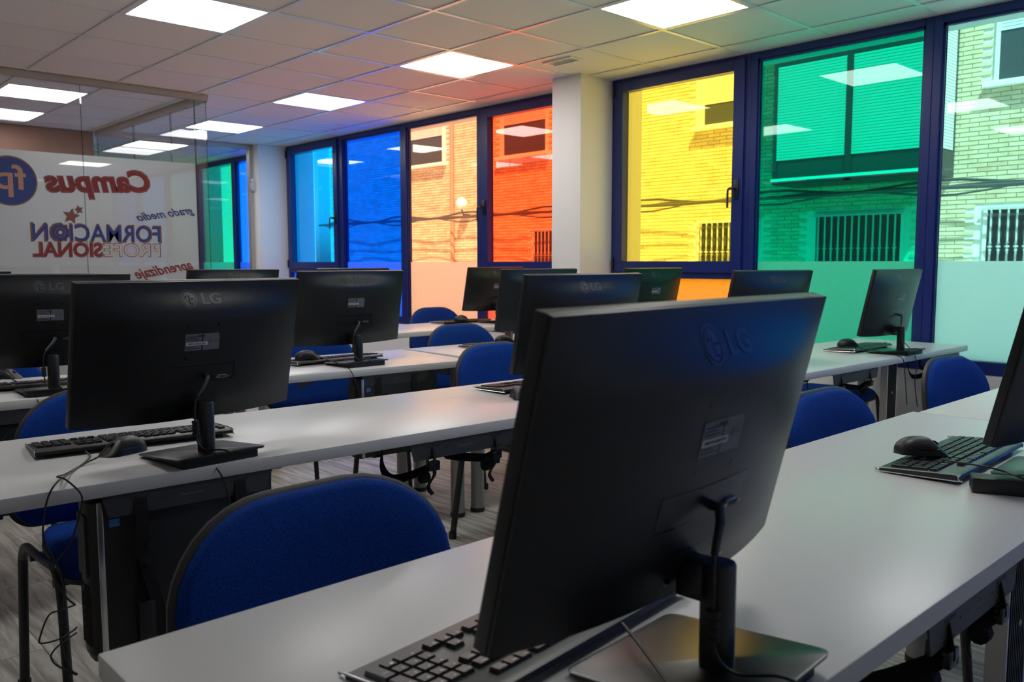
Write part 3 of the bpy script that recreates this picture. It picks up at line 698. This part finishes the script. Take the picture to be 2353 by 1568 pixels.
def make_keyboard(x, y, deg, label, single=False, legends=False):
    # local: x+ is the typist's left, y+ towards the typist
    t = thing('keyboard', label, 'keyboard', (x, y, DZ), math.radians(deg), 'black keyboards')
    xs = lambda s: KL / 2 - s; yy = lambda q: q - KD / 2
    sec = [(-.006, .010), (.0, .0075), (KD - .004, .003), (KD, .005), (KD - .002, kz(KD)), (.004, kz(0)), (-.004, .0165)]
    build(MB().rings([[(sx * KL / 2, yy(a), b) for a, b in sec] for sx in (-1, 1)]), 'keyboard_body', 'kb_body', t)
    for sx in (-1, 1):
        pts = [(sx * (KL / 2 + .0008), yy(a), b) for a, b in sec]; build(MB().tube(bez(pts + pts[:1], 3), .0014, 6), 'end_trim', 'chrome', t)
    for sx in (-1, 1): box('foot', 'rubber', sx * .19 - .012, sx * .19 + .012, yy(.01), yy(.03), 0, .006, t)
    box('front_foot', 'rubber', -.19, .19, yy(KD - .03), yy(KD - .022), 0, .004, t)
    slope = math.atan(.010 / KD)
    if single:
        for s, q, w_, d in KEYS:
            k = (round(w_, 5), round(d, 5))
            if k not in KM_CACHE: KM_CACHE[k] = key_mesh(w_, d).mesh('key', 'key', smooth=0)
            link('key', KM_CACHE[k], t, (xs(s), yy(q), kz(q)), (-slope, 0, 0))
    else:
        if 'all' not in KM_CACHE:
            g = MB()
            for s, q, w_, d in KEYS:
                k = key_mesh(w_, d); g.add([(vx + xs(s), vy + yy(q), vz + kz(q + vy)) for vx, vy, vz in k.v], k.f)
            KM_CACHE['all'] = g.mesh('key_field', 'key', smooth=0)
        o = link('key_field', KM_CACHE['all'], t); o['kind'] = 'stuff'
    if legends:
        num = ['Num', '/', '*', '-', '7', '8', '9', '4', '5', '6', '1', '2', '3', '0', '.', '+', 'Intro']
        nav = ['Imp', 'Bloq', 'Pausa', 'Ins', 'Ini', 'RePag', 'Supr', 'Fin', 'AvPag', '^', '<', 'v', '>']
        for lab, (s, q, w_, d) in list(zip(num, KEYS[-17:])) + list(zip(nav, KEYS[-30:-17])):
            me = text_mesh(lab, 'legend', height=.0042 if len(lab) < 3 else .0030)
            o = link('key_legend', me, t, (xs(s) + w_ * .12, yy(q) - d * .18, kz(q) + .0056), (-slope, 0, math.pi))
    return t
def kc(pts):  # centre in photo-measured desk coordinates
    return pts
make_keyboard(-.990, -4.176, 6, 'black keyboard on front desk under the monitor with ferrite lump', True, True)
make_keyboard(.322, -4.188, 1.6, 'black keyboard on front desk with a mouse lying on its keys', True)
make_keyboard(-.946, -2.712, -7.0, 'black keyboard on second desk with a mouse lying beside it', True)
make_keyboard(.458, -2.728, -3, 'black keyboard on second desk, only its silver end showing')
make_keyboard(2.545, -2.945, 1, 'black keyboard with mouse on it, before the teal window monitor')
make_keyboard(.335, -1.535, 2, 'black keyboard on third desk before the blue window monitor')
make_keyboard(1.36, -1.545, -2, 'black keyboard on third row desk near the pillar')
make_keyboard(2.33, -.05, -2, 'black keyboard on last desk before the peach window')
make_keyboard(-.86, -1.485, -5, 'black keyboard on third desk behind the mouse cables monitor')

# ------------------------------------------------------------------ mice
def make_mouse():
    t = thing('computer_mouse', 'x', 'mouse', (0, 0, 0), 0, 'black mice')
    nu, nv = 20, 14; rings = []
    for i in range(nv + 1):
        a = -1 + 2 * i / nv; x = .057 * a                       # x- is the cable end
        ww = .0305 * (1 - abs(a) ** 3.2) ** .5 * (1 - .10 * math.cos(a * 3)) + .002; hh = (.038 * (1 - abs(a * .97 - .12) ** 2.6 * .92)) * (.55 + .45 * smoothstep((a + 1.05) * 1.1)) + .001
        ring = []
        for k in range(nu):
            q = 2 * math.pi * k / nu; cy, sz = math.cos(q), math.sin(q)
            ring.append((x, ww * math.copysign(abs(cy) ** .8, cy), max(0, hh * sz) if sz > 0 else .0015 * (1 - abs(sz))))
        rings.append(ring)
    body = build(MB().rings(rings), 'mouse_body', 'black_plastic', t, smooth=60)
    def top(a, y): return (.038 * (1 - abs(a * .97 - .12) ** 2.6 * .92)) * (.55 + .45 * smoothstep((a + 1.05) * 1.1)) * math.sqrt(max(0, 1 - (y / .031) ** 2))
    g = MB()
    for y in (-.0075, .0075): g.tube([(.057 * a, y, top(a, y) + .0004) for a in [-.9 + .1 * k for k in range(11)]], .0008, 5)
    build(g, 'button_seam', 'black_gloss', t)
    build(MB().cyl((-.026, -.004, top(-.46, 0) - .005), .0085, .008, 16, 'y'), 'scroll_wheel', 'rubber', t)
    for s in (-1, 1): build(MB().tube([(.057 * a, s * .0275 * (1 - abs(a) ** 4) , .014) for a in (-.5, -.2, .1, .4)], .0016, 6), 'side_grip', 'black_gloss', t)
    return t
ms = make_mouse(); note_kids(ms); KMS = dict(KIDS)
def put_mouse(first, x, y, z, deg, label, tip=0):
    KIDS.clear(); KIDS.update(KMS); m_ = ms if first else copy_tree(ms)
    m_.location = (x, y, z); m_.rotation_euler = (0, tip, math.radians(deg)); m_['label'] = label; return m_
put_mouse(1, -1.006, -2.822, DZ, 18, 'black mouse on second desk beside keyboard, its cable hanging over the edge')
put_mouse(0, .236, -4.150, DZ + .0225, 130, 'black mouse lying on the keys of the front desk keyboard')
put_mouse(0, 2.44, -2.945, DZ + .0225, 150, 'black mouse lying on keyboard before the teal window')
p_ = pz(708, 826, DZ + .02); put_mouse(0, p_.x, p_.y, DZ + .022, 150, 'black mouse on the third desk keyboard, before the blue window monitor')
p_ = pz(1160, 787, DZ + .02); put_mouse(0, p_.x, p_.y, DZ + .022, 160, 'black mouse on keyboard by the half hidden third row monitor')
p_ = pz(1062, 737, DZ + .02); put_mouse(0, p_.x, p_.y, DZ + .022, 160, 'black mouse on the last desk keyboard, before the peach window')
p_ = pz(15, 872, DZ + .02); put_mouse(0, p_.x, p_.y, DZ + .022, 140, 'black mouse on third desk behind the second-row monitor with hanging cables')
p_ = pz(1196, 915, DZ); put_mouse(0, p_.x, p_.y, DZ, 60, 'black mouse half hidden by monitor edge on second desk')

# ------------------------------------------------------------------ power adapter
a0, a1 = pz(2232, 1133, DZ), pz(2340, 1143, DZ)
t = thing('power_adapter', 'black power adapter box lying on front desk beside keyboard', 'adapter', (a0.x, a0.y, DZ), math.atan2(a1.y - a0.y, a1.x - a0.x) )
build(MB().box(0, .115, 0, .05, 0, .030), 'adapter_body', 'black_plastic', t, bevel=.004)
build(MB().tube([(.113, .02, .013), (.128, .02, .013)], .006, 8), 'strain_relief', 'rubber', t)
build(MB().tube(bez([(.126, .02, .013), (.15, .016, .008), (.20, -.005, .004), (.26, .04, .0035), (.34, .03, .0035)]), .003, 8), 'adapter_lead', 'cable_black', t)

# ------------------------------------------------------------------ chairs
def make_chair():
    t = thing('blue_chair', 'x', 'chair', (0, 0, 0), 0, 'blue upholstered chairs with black frames')
    # local: sitter faces -y, backrest at +y
    def outline(k, w_, h, r_top, r_bot, grow=0, n=9):
        out = []; W = w_ / 2 + grow; H = h + grow; B = -grow
        wt = W * .90
        for cx, cz, rr_, a0, W_ in ((W - r_bot, B + r_bot, r_bot, -90, W), (wt - r_top, H - r_top * .82, r_top, 0, wt), (-wt + r_top, H - r_top * .82, r_top, 90, wt), (-W + r_bot, B + r_bot, r_bot, 180, W)):
            for q in range(n): a = math.radians(a0 + 90 * q / (n - 1)); out.append((cx + rr_ * math.cos(a), cz + rr_ * math.sin(a) * (.82 if cz > h / 2 else 1)))
        return out
    def back_pt(x, z, off): return (x, .215 + off + .10 * (z / .34) * .55 - .9 * x * x * .55, .475 + z)
    def cushion(name, m, offs, grows):
        rings = []
        for off, gr in zip(offs, grows): rings.append([back_pt(x * gr, .175 + (z - .175) * gr, off) for x, z in outline(0, .555, .35, .18, .075)])
        return build(MB().rings(rings), name, m, t, smooth=50)
    cushion('backrest', 'blue_fabric', (.028, .010, .0, -.006, -.010, -.012), (.985, .99, .975, .93, .70, .35))
    cushion('back_shell', 'chair_shell', (.016, .022, .034, .040, .040), (.995, 1.025, 1.01, .93, .4))
    def seat_out(gr, z):
        out = []
        for cx, cy, rr_, a0 in ((.225 - .07, .205 - .06, .06, 0), (-.225 + .07, .205 - .06, .06, 90), (-.235 + .09, -.215 + .09, .09, 180), (.235 - .09, -.215 + .09, .09, 270)):
            for q in range(7): a = math.radians(a0 + 15 * q); out.append(((cx + rr_ * math.cos(a)) * gr, (cy + rr_ * math.sin(a)) * gr, z))
        return out
    build(MB().rings([seat_out(.97, .430), seat_out(1.0, .440), seat_out(1.0, .462), seat_out(.95, .476), seat_out(.6, .482)]), 'seat', 'blue_fabric', t, smooth=50)
    build(MB().rings([seat_out(.90, .412), seat_out(1.005, .424), seat_out(1.005, .436)]), 'seat_shell', 'chair_shell', t, smooth=50)
    for s in (-1, 1):
        x = s * .252
        path = [(x, -.235, .018), (x, -.200, .37), (x, -.185, .432), (x, -.145, .462), (x, -.06, .455), (x, .08, .445), (x, .150, .44), (x, .195, .405), (x, .212, .35), (x, .27, .018)]
        l = build(MB().tube(bez(path, 5), .0135, 10, .75), 'side_frame', 'chair_frame', t, smooth=60)
        for yy_ in (-.2365, .272): build(MB().cyl((x, yy_, 0), .017, .03, 12), 'foot_cap', 'rubber', t)
        build(MB().tube(bez([(s * .12, .10, .408), (s * .12, .20, .41), (s * .12, .238, .45), (s * .12, .25, .56), (s * .12, .262, .62)], 4), .016, 8, .35), 'back_bracket', 'chair_frame', t)
    for yy_ in (-.12, .12): build(MB().tube([(-.252, yy_, .418), (.252, yy_, .418)], .011, 8), 'crossbar', 'chair_frame', t)
    return t
ch = make_chair(); note_kids(ch); KCH = dict(KIDS); first_chair = [True]
def chair(x, yb, deg, label):
    """x, yb: foot point of the backrest face"""
    KIDS.clear(); KIDS.update(KCH); c = ch if first_chair[0] else copy_tree(ch); first_chair[0] = False
    a = math.radians(deg); d = .245
    c.location = (x + d * math.sin(a), yb - d * math.cos(a), 0); c.rotation_euler = (0, 0, a); c['label'] = label
chair(-1.0, -3.71, 2, 'blue chair tucked under front desk, its backrest close to the free desk end')
chair(.555, -3.79, 0, 'blue chair at front desk just past the monitor with ferrite lump')
chair(1.68, -3.72, -4, 'blue chair at front row near the teal window')
chair(-.87, -2.33, -2, 'blue chair at second desk with bent black legs behind the desktop computer')
chair(.82, -2.12, 3, 'blue chair drawn back from second desk beside the third row desk joint')
chair(2.76, -2.42, 4, 'blue chair at second row beside the green window')
chair(.48, -1.11, 0, 'blue chair at third desk behind the blue window monitor')
chair(1.45, -1.12, 0, 'blue chair at third row below the peach window')
chair(-.95, -1.00, -3, 'blue chair at third desk behind the round emblem, partly behind a monitor')
chair(2.45, .40, 0, 'blue chair at last desk below the peach and red windows')
chair(2.6, -1.17, 0, 'blue chair at third row behind the yellow window monitor')

# ------------------------------------------------------------------ computer holders with straps, and the computers in them
def ribbon(pts, wdt, axis, th=.003):
    """flat webbing along pts, wide along axis"""
    P = [Vector(p) for p in pts]; ax = Vector(axis).normalized(); rings = []
    for i, p in enumerate(P):
        d = (P[min(i + 1, len(P) - 1)] - P[max(i - 1, 0)]).normalized(); nrm = d.cross(ax).normalized()
        rings.append([p + ax * wdt / 2 + nrm * th / 2, p - ax * wdt / 2 + nrm * th / 2, p - ax * wdt / 2 - nrm * th / 2, p + ax * wdt / 2 - nrm * th / 2])
    return MB().rings(rings)
def holder(x, yfront, deg, label, full=True, text='Neomounts', length=.365, along='x'):
    """steel bracket screwed under the desk, front lip at yfront; straps carry a computer or hang empty"""
    t = thing('computer_holder', label, 'bracket', (x, yfront, DZ - DT), math.radians(deg), 'under-desk computer holders')
    L = length / 2; lip = MB()
    lip.add([(-L, 0, 0), (L, 0, 0), (L - .012, 0, -.046), (-L + .012, 0, -.046), (-L, .003, 0), (L, .003, 0), (L - .012, .003, -.046), (-L + .012, .003, -.046)],
            [(0, 1, 2, 3), (7, 6, 5, 4), (0, 4, 5, 1), (1, 5, 6, 2), (2, 6, 7, 3), (3, 7, 4, 0)])
    build(lip, 'bracket_lip', 'holder', t, smooth=0); box('bracket_plate', 'holder', -L, L, .003, .12, -.004, -.0005, t, smooth=0)
    for s in (-1, 1):
        for z0 in (-.010, -.040): box('bracket_slot', 'ink', s * (L - .075) - .02, s * (L - .075) + .02, -.0006, .0002, z0 - .0045, z0 + .001, t, smooth=0)
        box('screw_hole', 'ink', s * (L - .115) - .002, s * (L - .115) + .002, -.0006, .0002, -.024, -.020, t, smooth=0)
    if text:
        me = text_mesh(text, 'sticker', height=.0075); link('bracket_lettering', me, t, (0, -.0008, -.022), (math.pi / 2, 0, 0))
    for s in (-1, 1):
        xs_ = s * (L - .075)
        if full:
            build(ribbon(bez([(xs_, .004, -.006), (xs_, -.004, -.05), (xs_ , -.004, -.20), (xs_, -.003, -.33), (xs_, .012, -.357), (xs_, .06, -.36), (xs_, .108, -.357), (xs_, .122, -.33), (xs_, .122, -.004)], 4), .025, (1, 0, 0)), 'strap', 'strap', t)
            if s < 0:
                build(ribbon(bez([(xs_, -.008, -.12), (xs_ + .004, -.010, -.16), (xs_ + .022, -.010, -.24), (xs_ + .036, -.008, -.33)], 4), .025, (1, 0, 0)), 'strap_tail', 'strap', t)
                build(ribbon(bez([(xs_ - .012, -.012, -.125), (xs_ + .006, -.020, -.105), (xs_ + .03, -.014, -.085)], 4), .022, (.5, 0, .8)), 'strap_knot', 'strap', t)
                build(ribbon(bez([(xs_ + .014, -.014, -.150), (xs_ - .004, -.022, -.132), (xs_ - .014, -.012, -.115)], 4), .022, (.6, 0, .7)), 'strap_knot', 'strap', t)
                build(MB().box(xs_ - .017, xs_ + .017, -.018, -.005, -.335, -.235), 'buckle', 'chair_frame', t, bevel=.004)
        else:
            build(ribbon(bez([(xs_, .004, -.01), (xs_, -.004, -.048), (xs_ - .004, .0, -.062), (xs_ - .03, .03, -.085), (xs_ - .08 * s * -1, .08, -.105), (xs_ - .10, .1, -.07), (xs_ - .09, .11, -.02)], 4), .028, (.5, .4, .6)), 'strap', 'strap', t)
            build(MB().box(xs_ - .020, xs_ + .014, -.010, .004, -.078, -.052), 'buckle', 'black_gloss', t, bevel=.003)
            build(ribbon(bez([(xs_ + .01, .03, -.06), (xs_ + .03, .04, -.10), (xs_ + .015, .05, -.135), (xs_ + .03, .05, -.16)], 4), .02, (.8, .5, 0)), 'strap_tail', 'strap', t)
            build(MB().cyl((xs_ - .03, .02, -.098), .016, .022, 10, 'x'), 'strap_roll', 'strap', t)
    return t
def computer(x, y, deg, label, ztop):
    """slim desktop standing on edge: front bezel towards -x, broad side towards -y"""
    t = thing('desktop_computer', label, 'computer', (x, y, ztop), math.radians(deg), 'slim black desktop computers')
    L, T_, H_ = .40, .10, .338
    build(MB().box(.03, L, 0, T_, -H_, 0), 'case', 'pc_side', t, bevel=.002)
    sec = [(.03, 0), (.022, .004), (.008, .02), (.004, .05), (.008, .08), (.022, .096), (.03, T_)]
    b = MB().rings([[(a, q, z) for a, q in sec] for z in (-H_ + .012, -.004)]); build(b, 'front_bezel', 'pc_black', t, smooth=60)
    sec2 = [(.03, 0), (.026, .0), (.012, .02), (.010, .05), (.012, .08), (.026, T_), (.03, T_)]
    build(MB().rings([[(a, q, z) for a, q in sec2] for z in (-H_ - .002, -H_ + .012)]), 'bezel_foot', 'pc_black', t)
    build(MB().box(.022, .034, -.0015, .006, -H_, -.002), 'silver_strip', 'chrome', t, bevel=.001)
    g = MB()
    for k in range(9): g.box(.0035, .010, .022 + k * .006, .0235 + k * .006, -H_ + .03, -H_ + .16)
    build(g, 'vent_slots', 'ink', t, smooth=0)
    box('drive_tray', 'pc_side', .0025, .008, .022, .078, -.16, -.03, t, smooth=0)
    for k in range(5): box('front_port', 'ink', .002, .008, .040, .050, -H_ + .07 + k * .018, -H_ + .080 + k * .018, t, smooth=0)
    build(MB().cyl((.002, .047, -.185), .006, .004, 14, 'x'), 'round_badge', 'logo', t)
    for z, m in ((-.018, 'pc_blue'), (-.042, 'pc_blue')): box('badge', m, .045, .065, -.0012, .0, z - .014, z + .002, t, smooth=0)
    g = MB()
    for k in range(3): g.box(.402, .406, .02, .08, -.06 - k * .09, -.02 - k * .09)
    build(g, 'rear_panel', 'port_metal', t, smooth=0)
    return t
A2 = math.radians(-2.6)
def on2a(x, dy=0): return -2.818 - .301 + dy - math.tan(math.radians(2.6)) * (x + .275)
holder(-.953, on2a(-.953) + .004, -2.6, 'black bracket with knotted straps under second desk, holding a computer')
computer(-1.165, on2a(-1.165) + .014, -2.6, 'slim black desktop computer with silver strip, strapped under second desk', DZ - DT - .012)
holder(-.205, on2a(-.205) + .004, -2.6, 'black bracket with loose empty straps under second desk', False)
def on3a(x, dy=0): return -1.545 - .301 + dy - math.tan(math.radians(4.4)) * (x + .29)
xa, xb = py(840, 870, -1.91).x, py(985, 865, -1.91).x
holder((xa + xb) / 2, on3a((xa + xb) / 2) + .004, -4.4, 'black bracket with computer under third desk before blue window monitor', True, 'NEW', xb - xa)
computer((xa + xb) / 2 - .19, on3a((xa + xb) / 2) + .02, -4.4, 'slim black desktop computer under third desk, below the blue window monitor', DZ - DT - .012)
holder(-.95, on3a(-.95) + .004, -4.4, 'black bracket under third desk behind the second-row hanging cables', True, 'NEW')
computer(-1.16, on3a(-1.16) + .02, -4.4, 'slim black desktop computer under third desk behind the mouse cables monitor', DZ - DT - .012)
def on2b(x, dy=0): return -2.935 - .301 + dy - math.tan(math.radians(1.3)) * (x - 2.02)
xa, xb = py(1922, 890, -3.24).x, py(2020, 880, -3.24).x
holder((xa + xb) / 2, on2b((xa + xb) / 2) + .004, -1.3, 'black bracket with hanging straps under second row by the teal window', False, 'NEW', xb - xa)
p_ = py(2038, 880, -3.16)
def duct(x, y, deg, label):
    t = thing('cable_duct', label, 'duct', (x, y, 0), math.radians(deg), 'upright black cable ducts')
    build(MB().box(.006, .104, 0, .03, 0, DZ - DT), 'duct_panel', 'pc_black', t, bevel=.002)
    for q in (0, .104): box('duct_edge', 'chrome', q, q + .006, -.002, .032, 0, DZ - DT, t)
    for k in range(9): box('duct_rib', 'pc_side', .012 + k * .0102, .016 + k * .0102, -.003, 0, .02, DZ - DT - .02, t, smooth=0)
    for z in (.30, .42, .55): build(MB().cyl((.055, -.006, z), .006, .004, 10, 'y'), 'duct_screw', 'silver_leg', t)
duct(p_.x, -3.16, 0, 'upright black cable duct with silver edges under second row')
xa, xb = py(2120, 850, -3.24).x, py(2200, 830, -3.24).x
holder(min((xa + xb) / 2, 3.0), on2b(2.95) + .004, -1.3, 'black bracket at the end of second row beside the teal window', False, '', .30)
# front desk: bracket, straps and a computer near the right
xa, xb = py(2140, 1440, -4.47).x, py(2340, 1300, -4.47).x
holder((xa + xb) / 2, -4.468, 0, 'black bracket with drooping strap under front desk beside power adapter', False, 'Neomounts', .36)
p_ = py(2314, 1420, -4.43); duct(p_.x, -4.43, 0, 'upright black ribbed cable duct under front desk beside the bracket')

# ------------------------------------------------------------------ loose cables
def cable(name, pts, r, label, n=6):
    return tag(build(MB().tube(bez(pts, n), r, 8), name, 'cable_black', smooth=60), label, 'cable', 'loose black cables')
zt = DZ + .003; yf2 = on2a(-1.2) - .006
cable('mouse_cable', [pz(236, 1046, zt + .012), pz(190, 1068, zt), pz(150, 1090, zt), py(131, 1096, yf2 + .03), py(150, 1102, yf2 - .004), py(180, 1128, yf2 - .008), py(189, 1150, yf2 - .012), py(180, 1195, yf2 - .012), py(160, 1250, yf2 - .015), py(130, 1290, yf2 - .02), py(122, 1320, yf2 - .02), py(150, 1370, yf2 - .01), py(172, 1390, yf2 + .01)], .0019, 'thin black mouse cable hanging from second desk edge to the computer')
cable('keyboard_cable', [pz(196, 1038, zt + .006), pz(207, 1048, zt), pz(195, 1062, zt), pz(165, 1085, zt), py(130, 1110, yf2 - .004), py(110, 1145, yf2 - .008), py(100, 1200, yf2 - .010), py(102, 1240, yf2 - .015), py(130, 1300, yf2 - .02), py(146, 1350, yf2 - .02), py(143, 1400, yf2 - .02), py(140, 1470, yf2 - .02), py(160, 1535, yf2 - .02), py(178, 1550, yf2 - .02)], .0019, 'thin black keyboard cable looping below second desk edge')
cable('usb_cable', [py(172, 1391, yf2 + .01), py(140, 1403, yf2 - .015), py(112, 1415, yf2 - .02), py(92, 1465, yf2 - .02), py(95, 1479, yf2 - .02), py(135, 1470, yf2 - .02), py(168, 1450, yf2 - .005), py(176, 1442, yf2 + .01)], .0017, 'thin black cable forming a small loop beside the computer front')
cable('usb_cable', [py(176, 1455, yf2 + .01), py(140, 1480, yf2 - .015), py(118, 1505, yf2 - .02), py(125, 1525, yf2 - .02), py(150, 1540, yf2 - .02), py(176, 1552, yf2 - .02)], .0017, 'thin black cable dangling low beside the computer front')
yf1 = -4.473
pts = [Vector((-.9, -4.262, DZ + .02))]
cable('keyboard_cable', [pz(1430, 1434, DZ + .024), pz(1452, 1460, DZ + .026), pz(1490, 1510, DZ + .025), pz(1530, 1566, DZ + .024), pz(1560, 1610, DZ + .024)], .0019, 'thin cable lying across the monitor base on front desk')
cable('monitor_cable', [pz(466, 1030, zt + .014), pz(480, 1052, zt), py(500, 1080, on2a(-.86) - .005), py(512, 1100, on2a(-.85) - .008), py(527, 1148, on2a(-.85) - .008), py(530, 1200, on2a(-.85) + .0)], .0020, 'black cable falling over second desk edge from the monitor stand')
cable('mouse_cable', [pz(2162, 1056, DZ + .040), pz(2200, 1063, DZ + .040), pz(2260, 1072, DZ + .040), pz(2310, 1085, DZ + .034), pz(2345, 1098, DZ + .034), pz(2400, 1120, DZ + .02)], .0019, 'mouse cable running over keyboard and power adapter')
y3 = on3a(.4) - .006
cable('mouse_cable', [pz(730, 818, DZ + .03), pz(770, 833, DZ + .02), pz(795, 842, zt), py(808, 856, y3), py(818, 880, y3 - .005), py(828, 905, y3 - .005)], .0022, 'mouse cable dropping over third desk edge before the blue window monitor')
yb2 = on2b(2.5) - .006
cable('mouse_cable', [pz(1975, 800, DZ + .03), pz(2010, 806, DZ + .02), pz(2050, 814, zt), py(2068, 820, yb2), py(2077, 832, yb2 - .004), py(2080, 870, yb2 - .004), py(2084, 930, yb2 - .002)], .0022, 'mouse cable dropping over second row edge by the teal window')
cable('monitor_cable', [pz(2070, 780, DZ + .05), pz(2090, 800, zt + .015), py(2104, 822, yb2 - .002), py(2106, 850, yb2 - .006), py(2102, 880, yb2 - .006), py(2108, 935, yb2 - .004)], .0022, 'black cable hanging below second row beside the teal window')
cable('mouse_cable', [pz(28, 872, DZ + .03), pz(60, 890, zt), pz(78, 905, zt), py(86, 920, on3a(-.95) - .006), py(94, 935, on3a(-.95) - .008)], .0022, 'mouse cable dropping over third desk edge behind another monitor')
